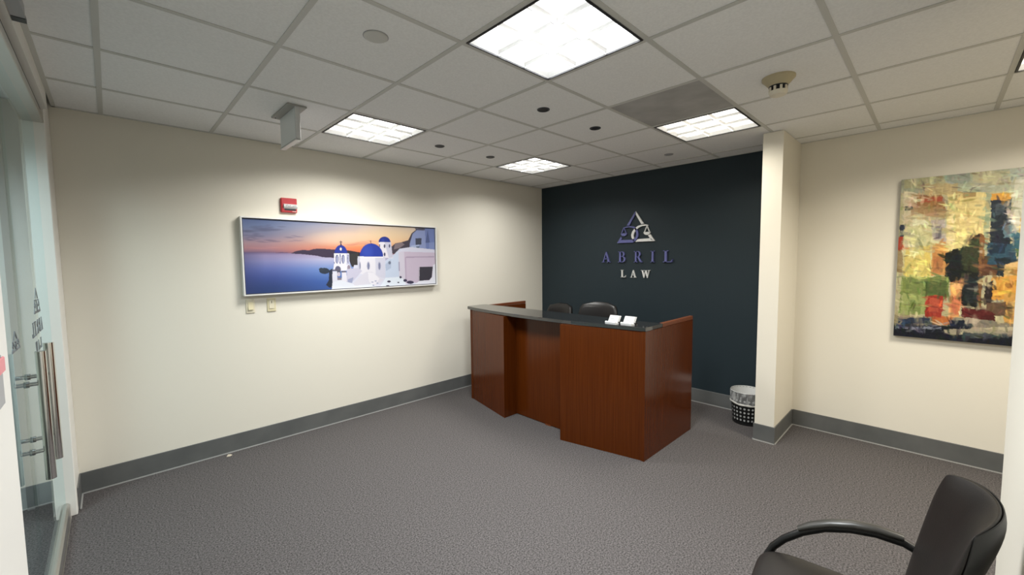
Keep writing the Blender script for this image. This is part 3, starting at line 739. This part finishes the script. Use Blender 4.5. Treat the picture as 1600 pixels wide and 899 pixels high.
def panorama():
    t = thing('framed_panorama', 'wide silver framed photograph of blue domed white churches above the sea', 'framed picture', (1.10, YW, 1.28))
    X0, X1, Z0, Z1 = .157, 2.040, 1.288, 1.940; D = .055
    fr = .010
    for nm, b in (('frame_rail', (X0, X1, YW-D, YW, Z0, Z0+fr)), ('frame_rail', (X0, X1, YW-D, YW, Z1-fr, Z1)), ('frame_stile', (X0, X0+fr, YW-D, YW, Z0+fr, Z1-fr)), ('frame_stile', (X1-fr, X1, YW-D, YW, Z0+fr, Z1-fr))):
        box(nm, b, SILVER, t)
    box('shadow_gap', (X0+fr, X1-fr, YW-D+.016, YW-.004, Z0+fr, Z1-fr), SLIMB, t)
    g = .011
    sh = Sheet(560, 190, [(88, 196), (1420, 252), (1427, 637), (108, 720)], .80)
    x, y = sh.x, sh.y
    # sky
    horizon = 433+(x-100)*.0
    tt = np.clip((y-190)/(433-190), 0, 1)
    left = sh.ramp(tt, [(0, (92, 108, 154)), (.25, (112, 126, 164)), (.5, (130, 128, 156)), (.72, (168, 138, 148)), (.86, (172, 126, 134)), (.95, (148, 112, 132)), (1, (112, 94, 128))])
    right = sh.ramp(tt, [(0, (150, 158, 182)), (.22, (192, 178, 178)), (.45, (218, 188, 165)), (.65, (228, 176, 140)), (.82, (228, 142, 98)), (.95, (222, 116, 78)), (1, (200, 104, 78))])
    k = np.clip((x-250)/(900-250), 0, 1)[..., None]; sh.c = left*(1-k)+right*k
    sh.ell(1120, 300, 260, 110, (238, 212, 168), .55, 1.0)
    sh.ell(760, 330, 260, 60, (235, 205, 180), .5, 1.0)
    # clouds
    cl = sh.noise(26, 30)
    for (cx, cy, rx, ry, col, op) in [(180, 270, 130, 26, (88, 92, 122), .75), (250, 250, 60, 16, (92, 94, 126), .6), (300, 268, 100, 20, (95, 94, 124), .7), (160, 315, 80, 18, (92, 90, 122), .7), (260, 350, 90, 14, (105, 90, 118), .7),
              (440, 318, 70, 12, (108, 100, 128), .7), (450, 346, 60, 8, (125, 105, 128), .6), (150, 340, 60, 14, (96, 90, 120), .6), (890, 362, 90, 12, (205, 130, 110), .7), (960, 345, 70, 9, (215, 140, 115), .6), (840, 372, 60, 8, (200, 120, 105), .6),
              (700, 240, 60, 8, (150, 150, 175), .5), (560, 228, 70, 8, (120, 130, 165), .5), (1000, 250, 90, 10, (222, 185, 175), .5), (230, 400, 150, 10, (215, 150, 150), .35)]:
        for q in range(5):
            fx = (q-2)/2.2; wob = math.sin(cx*.7+q*2.1)
            sh.ell(cx+rx*fx*.62, cy+ry*(.55*wob-.35*fx), rx*(.48+.1*wob), ry*(.42+.12*math.cos(cx+q)), col, op*.62, 1.0)
    # sea
    ts = np.clip((y-433)/(715-433), 0, 1)
    sea = sh.ramp(ts, [(0, (128, 112, 150)), (.06, (150, 140, 180)), (.2, (140, 140, 190)), (.4, (98, 112, 178)), (.62, (66, 84, 150)), (1, (40, 62, 112))])
    sea2 = sh.ramp(ts, [(0, (165, 150, 180)), (.15, (178, 178, 210)), (.4, (110, 140, 200)), (.7, (66, 98, 168)), (1, (48, 75, 135))])
    k = np.clip((x-300)/350, 0, 1)[..., None]; sea = sea*(1-k)+sea2*k
    d = np.clip((240-x)/140, 0, 1)[..., None]*.35; sea = sea*(1-d)+np.array((60, 62, 110))*d
    m_ = y > 433; sh.c[m_] = sea[m_]
    # distant land
    sh.poly([(322, 433), (345, 427), (390, 428), (405, 434)], (110, 86, 118))
    sh.poly([(420, 436), (450, 420), (500, 410), (545, 413), (580, 402), (640, 400), (690, 404), (740, 406), (830, 412), (900, 425), (900, 470), (640, 460), (600, 450), (500, 440)], (62, 52, 74))
    sh.poly([(815, 412), (900, 424), (900, 500), (840, 525), (815, 460)], (48, 44, 52))
    def Q(pts): return [(629.2+.5056*a, 269.6+.5056*b) for a, b in pts]
    P2 = lambda pts, col, op=1.0: sh.poly(Q(pts), col, op)
    def E2(cx, cy, rx, ry, col, op=1.0, soft=0, cond=None): sh.ell(629.2+.5056*cx, 269.6+.5056*cy, rx*.5056, ry*.5056, col, op, soft, cond)
    W1, W2, W3, LAV = (232, 230, 238), (205, 208, 226), (180, 186, 212), (196, 186, 204)
    BLU, BLU2 = (44, 64, 160), (64, 86, 184)
    # hillside at the right, far houses
    P2([(960, 230), (1020, 175), (1100, 160), (1200, 130), (1250, 30), (1330, -30), (1600, -40), (1600, 300), (960, 320)], (72, 66, 78))
    P2([(1015, 180), (1110, 160), (1150, 190), (1080, 240), (1000, 260)], (130, 116, 122))
    P2([(1220, 180), (1262, 40), (1330, -20), (1440, -40), (1600, -40), (1600, 300), (1220, 300)], (140, 152, 196))
    P2([(1290, -40), (1600, -40), (1600, -5), (1310, -10)], (84, 84, 102))
    P2([(1430, -40), (1600, -40), (1600, 300), (1450, 300)], (112, 126, 178))
    P2([(1470, -20), (1500, 160), (1440, 165)], (84, 96, 140))
    P2([(1302, 104), (1384, 98), (1382, 188), (1304, 194)], (70, 74, 92))
    P2([(1490, 160), (1600, 150), (1600, 300), (1490, 300)], (128, 142, 190))
    P2([(1240, 205), (1350, 190), (1360, 262), (1240, 262)], (168, 180, 214))
    P2([(1312, 215), (1356, 212), (1356, 262), (1312, 262)], (88, 104, 130))
    # dark rocks at the waterline
    E2(40, 565, 70, 42, (48, 58, 74)); E2(0, 545, 36, 22, (52, 62, 76)); P2([(105, 560), (150, 530), (150, 790), (110, 800), (60, 760), (100, 690)], (44, 50, 68))
    P2([(390, 330), (510, 310), (510, 500), (420, 505)], (58, 56, 58))
    # white masses
    P2([(160, 820), (150, 700), (360, 640), (430, 560), (450, 480), (500, 480), (540, 420), (880, 420), (1000, 330), (1080, 250), (1230, 225), (1600, 260), (1600, 760), (900, 790)], (212, 214, 232))
    P2([(880, 430), (1000, 330), (1090, 255), (1120, 300), (1090, 640), (880, 650)], (196, 208, 230))
    P2([(880, 470), (960, 400), (960, 520), (890, 560)], (176, 188, 214)); E2(940, 445, 18, 22, (110, 118, 140))
    # small blue dome church behind
    P2([(790, 160), (960, 155), (975, 290), (990, 380), (860, 380), (800, 230)], (226, 222, 232))
    P2([(870, 160), (960, 155), (985, 370), (930, 380)], (196, 196, 216))
    E2(872, 160, 82, 76, (40, 56, 140), cond=(y < 269.6+.5056*160)); E2(850, 140, 30, 38, (58, 76, 170), .6, .8, cond=(y < 269.6+.5056*160))
    for a, b, ww, hh in ((872, 215, 11, 28), (940, 212, 9, 26), (804, 210, 7, 22), (872, 330, 12, 26)): E2(a, b, ww, hh, (74, 74, 104))
    # main church
    P2([(498, 360), (880, 362), (880, 640), (520, 600), (498, 540)], (226, 224, 234))
    P2([(740, 370), (880, 366), (880, 660), (750, 640)], (206, 206, 224))
    P2([(498, 365), (530, 365), (530, 560), (498, 540)], (200, 200, 218))
    E2(690, 362, 162, 182, BLU, cond=(y < 269.6+.5056*362)); E2(640, 300, 90, 130, BLU2, .55, .9, cond=(y < 269.6+.5056*362))
    P2([(530, 362), (852, 362), (852, 374), (530, 374)], (240, 238, 242))
    for a in (646, 798, 530): E2(a, 490, 21 if a != 530 else 10, 58, (172, 174, 198)); E2(a+2, 492, 13 if a != 530 else 6, 46, (120, 124, 156))
    P2([(676, 140), (686, 140), (686, 182), (676, 182)], (120, 84, 84)); P2([(668, 150), (694, 150), (694, 157), (668, 157)], (120, 84, 84))
    # bell tower
    P2([(176, 320), (380, 322), (385, 470), (410, 530), (350, 560), (160, 560), (176, 460)], (228, 226, 236))
    P2([(340, 322), (382, 324), (388, 470), (345, 480)], (196, 196, 218))
    E2(270, 318, 86, 112, (40, 58, 150), cond=(y < 269.6+.5056*318)); P2([(258, 215), (270, 150), (284, 215)], (52, 52, 96)); E2(268, 262, 13, 20, (244, 228, 210))
    P2([(264, 145), (274, 145), (274, 200), (264, 200)], (70, 56, 74)); P2([(252, 160), (288, 160), (288, 168), (252, 168)], (70, 56, 74))
    for a, ww in ((216, 22), (300, 22), (368, 10)): E2(a, 400, ww, 62, (90, 92, 130)); E2(a+3, 405, ww*.62, 52, (160, 164, 196))
    P2([(252, 330), (264, 330), (266, 465), (252, 465)], (90, 96, 150)); P2([(172, 440), (184, 440), (184, 462), (172, 462)], (80, 84, 120))
    E2(226, 545, 40, 50, (92, 92, 118)); E2(376, 520, 22, 40, (150, 138, 156)); P2([(196, 545), (262, 545), (250, 640), (216, 640)], (70, 74, 96)); E2(238, 610, 22, 30, (196, 186, 200))
    P2([(148, 545), (262, 540), (262, 560), (148, 566)], (96, 92, 108)); P2([(272, 568), (340, 562), (340, 580), (276, 584)], (96, 92, 108))
    P2([(150, 570), (215, 566), (222, 700), (150, 710)], (218, 218, 232)); P2([(276, 585), (345, 582), (345, 720), (280, 720)], (224, 222, 234)); P2([(218, 655), (276, 655), (276, 690), (218, 690)], (130, 124, 140))
    P2([(350, 540), (500, 520), (560, 560), (440, 700), (345, 720)], (198, 196, 218)); P2([(360, 680), (440, 650), (420, 730), (360, 720)], (156, 162, 194))
    # big vault in front
    P2([(420, 760), (520, 640), (620, 570), (700, 575), (790, 640), (860, 680), (700, 800), (440, 800)], (214, 212, 226)); P2([(640, 580), (720, 590), (800, 670), (720, 780), (650, 700)], (228, 226, 236))
    P2([(150, 720), (260, 690), (440, 745), (480, 800), (140, 820)], (222, 226, 238)); P2([(440, 770), (700, 740), (760, 790), (440, 812)], (226, 230, 240))
    for a, b in ((700, 715), (745, 700), (770, 730), (715, 760)): E2(a, b, 16, 9, (166, 172, 200))
    # right terrace house
    P2([(1080, 300), (1150, 280), (1570, 270), (1600, 460), (1590, 700), (1150, 730), (1080, 690)], (198, 184, 204))
    P2([(1040, 290), (1230, 225), (1600, 262), (1600, 300), (1150, 290), (1090, 310)], (210, 210, 228))
    P2([(1065, 300), (1140, 285), (1155, 690), (1075, 700)], (208, 202, 218)); P2([(1160, 360), (1560, 350), (1560, 364), (1160, 374)], (170, 154, 178)); P2([(1155, 370), (1168, 370), (1172, 690), (1160, 690)], (176, 160, 184))
    P2([(1064, 430), (1078, 430), (1080, 560), (1066, 560)], (160, 156, 182))
    P2([(1350, 500), (1540, 494), (1525, 640), (1490, 680), (1345, 695)], (62, 60, 70)); P2([(1340, 500), (1356, 498), (1352, 690), (1335, 695)], (186, 178, 194))
    P2([(1350, 695), (1490, 684), (1530, 640), (1545, 470), (1600, 440), (1600, 760), (1270, 760)], (224, 226, 238))
    P2([(880, 660), (1080, 640), (1160, 690), (1160, 780), (800, 790)], (222, 230, 242))
    for a, b, rx, ry in ((930, 706, 26, 14), (1060, 718, 14, 9), (1090, 645, 16, 16), (1155, 690, 26, 20), (1225, 715, 50, 22), (912, 765, 22, 8)): E2(a, b, rx, ry, (62, 58, 82))
    yy = YW-D+.0155
    sh.mesh('print', lambda a, b: (X0+fr+g-.004+(X1-X0-2*fr-2*g+.008)*a, yy, Z1-fr-g+.004-(Z1-Z0-2*fr-2*g+.008)*b), t, attr_mat('photo_print', .42))
panorama()

def painting():
    Y0, Y1, Z0, Z1, D = -1.976, -2.895, .930, 2.158, .036
    t = thing('city_painting', 'large unframed oil painting of abstract city towers on the right wall', 'painting', (XD, -2.43, .93))
    box('canvas', (XD-D, XD-.0015, Y1, Y0, Z0, Z1), CANVE, t)
    # sheet units: visible part spans 0..575 of 850 wide
    sh = Sheet(260, 330, [(88, 92), (890, 14), (842, 874), (52, 782)], .95, warp=6)
    x, y = sh.x, sh.y
    sh.c = np.zeros(x.shape+(3,))+np.array((176, 168, 132))
    def R(x0, y0, x1, y1, col, op=.95): sh.put((x > x0) & (x < x1) & (y > y0) & (y < y1), col, op)
    P = sh.poly
    R(0, 0, 900, 150, (158, 162, 140)); R(240, 40, 380, 110, (140, 152, 142), .7); R(360, 60, 520, 120, (184, 176, 138), .8); R(100, 60, 260, 130, (176, 170, 130), .8)
    R(180, 110, 310, 160, (182, 160, 112), .8); R(520, 50, 900, 130, (164, 172, 160), .8)
    # left tops
    P([(95, 140), (150, 150), (140, 240), (95, 290)], (196, 184, 154)); P([(148, 165), (250, 160), (268, 235), (150, 245)], (150, 110, 70)); P([(160, 175), (250, 165), (250, 185), (160, 192)], (168, 84, 58)); P([(120, 205), (265, 215), (262, 260), (125, 250)], (166, 138, 98), .8)
    P([(100, 205), (130, 205), (130, 225), (100, 228)], (60, 66, 76)); R(80, 290, 100, 340, (52, 60, 78)); R(70, 340, 92, 400, (166, 62, 42)); R(66, 400, 90, 500, (150, 130, 92))
    # pale stepped tower
    P([(95, 310), (130, 280), (150, 260), (180, 262), (215, 300), (215, 520), (90, 520)], (196, 192, 142)); P([(105, 390), (200, 380), (205, 515), (92, 518)], (206, 186, 104)); P([(120, 395), (175, 390), (175, 425), (120, 430)], (216, 210, 150), .8)
    P([(130, 265), (180, 262), (195, 290), (120, 295)], (212, 208, 178), .8)
    P([(205, 270), (265, 265), (268, 370), (212, 375)], (170, 158, 150)); P([(225, 295), (250, 290), (250, 350), (225, 355)], (120, 112, 118), .8); P([(212, 370), (265, 365), (262, 515), (205, 515)], (196, 142, 82)); P([(218, 430), (255, 430), (252, 500), (214, 505)], (168, 112, 70), .8)
    # tall cream tower
    P([(272, 155), (425, 150), (420, 360), (330, 400), (270, 440), (265, 300)], (208, 190, 128)); P([(300, 148), (385, 148), (385, 170), (302, 172)], (150, 122, 74), .8)
    for k in range(6): R(285, 190+k*30, 400, 200+k*30, (190, 168, 108), .7)
    P([(275, 250), (300, 240), (300, 400), (272, 420)], (222, 208, 152), .7); P([(425, 150), (445, 160), (430, 420), (412, 420)], (150, 160, 128))
    # dark middle
    P([(262, 415), (300, 400), (345, 390), (375, 345), (400, 330), (400, 480), (395, 660), (330, 650), (300, 560), (262, 520)], (36, 40, 38)); P([(320, 400), (370, 360), (400, 350), (395, 500), (330, 520)], (62, 68, 48)); P([(270, 430), (330, 425), (320, 520), (265, 515)], (30, 38, 44)); R(335, 520, 395, 640, (44, 52, 58), .8); R(380, 560, 420, 600, (150, 150, 130), .7)
    P([(400, 330), (420, 340), (408, 660), (392, 660)], (130, 92, 58)); P([(412, 430), (470, 440), (470, 520), (405, 520)], (96, 66, 48))
    # navy tower
    P([(445, 185), (528, 180), (520, 380), (440, 380)], (38, 50, 62)); R(445, 158, 525, 186, (208, 150, 58)); P([(460, 205), (505, 200), (495, 250), (465, 255)], (70, 84, 92), .8)
    P([(430, 370), (545, 380), (550, 480), (430, 470)], (52, 84, 102)); P([(440, 385), (500, 380), (500, 420), (440, 420)], (36, 56, 74), .9); P([(490, 300), (545, 290), (540, 350), (495, 355)], (110, 140, 150), .8); P([(470, 440), (530, 440), (500, 525), (470, 520)], (40, 54, 64))
    # pale right tower
    P([(535, 100), (640, 90), (620, 280), (530, 330)], (188, 186, 166)); P([(570, 120), (610, 120), (605, 200), (570, 210)], (168, 170, 156), .8); R(560, 265, 625, 330, (190, 158, 100)); R(575, 270, 625, 280, (90, 60, 40), .8)
    P([(545, 345), (605, 335), (600, 420), (550, 440)], (84, 108, 72)); R(530, 330, 560, 400, (60, 100, 116))
    # orange blocks lower right
    P([(500, 470), (620, 430), (620, 530), (500, 530)], (208, 172, 116)); P([(450, 530), (620, 510), (615, 610), (430, 635)], (206, 148, 66)); P([(500, 600), (620, 595), (600, 750), (500, 750)], (198, 150, 78)); P([(520, 640), (580, 620), (570, 680), (520, 690)], (222, 190, 110), .8)
    for a, b in ((520, 560), (570, 555), (590, 480), (540, 500), (575, 600)): sh.ell(a, b, 16, 18, (150, 100, 48), .7)
    P([(425, 560), (455, 540), (450, 640), (420, 650)], (54, 44, 44)); P([(430, 640), (510, 635), (505, 700), (430, 700)], (104, 82, 66))
    # green left low
    P([(85, 520), (280, 520), (275, 610), (180, 690), (75, 680)], (122, 136, 78)); P([(180, 540), (275, 535), (270, 610), (185, 600)], (86, 102, 60)); P([(90, 590), (180, 600), (180, 690), (80, 690)], (150, 160, 98)); P([(120, 630), (170, 640), (160, 690), (110, 690)], (112, 130, 70), .7)
    P([(185, 600), (258, 605), (250, 700), (182, 700)], (160, 58, 44)); P([(200, 615), (240, 620), (235, 680), (200, 680)], (190, 96, 70), .7); P([(285, 545), (335, 535), (320, 700), (275, 705)], (214, 150, 92)); P([(290, 610), (325, 605), (318, 690), (285, 690)], (190, 104, 74), .7); P([(290, 545), (330, 545), (330, 575), (290, 580)], (230, 180, 120), .8)
    # bottom street
    P([(330, 660), (430, 670), (470, 690), (420, 740), (330, 720)], (98, 40, 40)); P([(415, 700), (460, 690), (470, 745), (415, 750)], (88, 40, 40))
    P([(60, 690), (120, 700), (330, 700), (600, 750), (600, 800), (50, 770)], (132, 124, 108)); P([(70, 705), (200, 705), (200, 730), (70, 728)], (54, 64, 84)); P([(205, 700), (290, 700), (290, 735), (210, 740)], (186, 110, 60)); P([(280, 715), (370, 715), (370, 752), (290, 755)], (34, 44, 60)); P([(340, 705), (410, 715), (390, 735), (345, 730)], (170, 156, 136), .9)
    P([(45, 735), (300, 745), (600, 775), (620, 860), (45, 800)], (34, 38, 50)); P([(60, 740), (250, 748), (250, 758), (60, 752)], (130, 136, 150), .9); P([(260, 760), (400, 752), (560, 750), (560, 780), (420, 790), (260, 780)], (196, 184, 152), .75); P([(330, 775), (520, 778), (520, 800), (330, 800)], (70, 78, 84), .9)
    # part beyond the wall edge goes on in the same manner
    for k in range(26):
        a = 620+random.random()*270; b = 120+random.random()*560; wd = 30+random.random()*60; hh = 40+random.random()*110
        R(a, b, a+wd, b+hh, random.choice([(196, 182, 132), (60, 84, 98), (190, 140, 76), (110, 120, 84), (44, 50, 56), (176, 172, 150)]), .85)
    R(600, 770, 900, 900, (34, 38, 50))
    # visible brush strokes: short dabs that carry neighbouring colours over the edges
    rs = np.random.RandomState(11)
    for k in range(2000):
        a, b = rs.rand()*sh.nu, rs.rand()*sh.nv
        big = k < 500
        ln, wd = (rs.uniform(8, 18), rs.uniform(2.2, 4.5)) if big else (rs.uniform(4, 11), rs.uniform(1.2, 2.6))
        th = rs.choice([PI/2, PI/2, 0, .35])+rs.normal(0, .25)
        i = int(np.clip(a+rs.normal(0, 3.2), 0, sh.nu)); j = int(np.clip(b+rs.normal(0, 3.2), 0, sh.nv))
        col = sh.c[j, i]*(1+rs.normal(0, .16)) + rs.normal(0, 7, 3)
        i0, i1 = int(max(a-ln, 0)), int(min(a+ln+1, sh.nu+1)); j0, j1 = int(max(b-ln, 0)), int(min(b+ln+1, sh.nv+1))
        if i1 <= i0 or j1 <= j0: continue
        jj, ii = np.mgrid[j0:j1, i0:i1]; dx, dy = ii-a, jj-b
        p = dx*math.cos(th)+dy*math.sin(th); q = -dx*math.sin(th)+dy*math.cos(th)
        m_ = np.clip(1.6*(1-(p/ln)**2-(q/wd)**2), 0, 1)[..., None]*rs.uniform(.3, .75)
        sh.c[j0:j1, i0:i1] = sh.c[j0:j1, i0:i1]*(1-m_)+np.clip(col, 14, 240)*m_
    g_ = sh.c.mean(-1, keepdims=True); sh.c = g_+(sh.c-g_)*.84
    sh.c = 122+(sh.c-128)*1.16
    sh.c += (sh.noise(110, 150)[..., None]-.5)*12
    xx = XD-D-.0008
    sh.mesh('painted_face', lambda a, b: (xx, Y0+(Y1-Y0)*a, Z1-(Z1-Z0)*b), t, attr_mat('oil_paint', .45, (70, .35)))
painting()
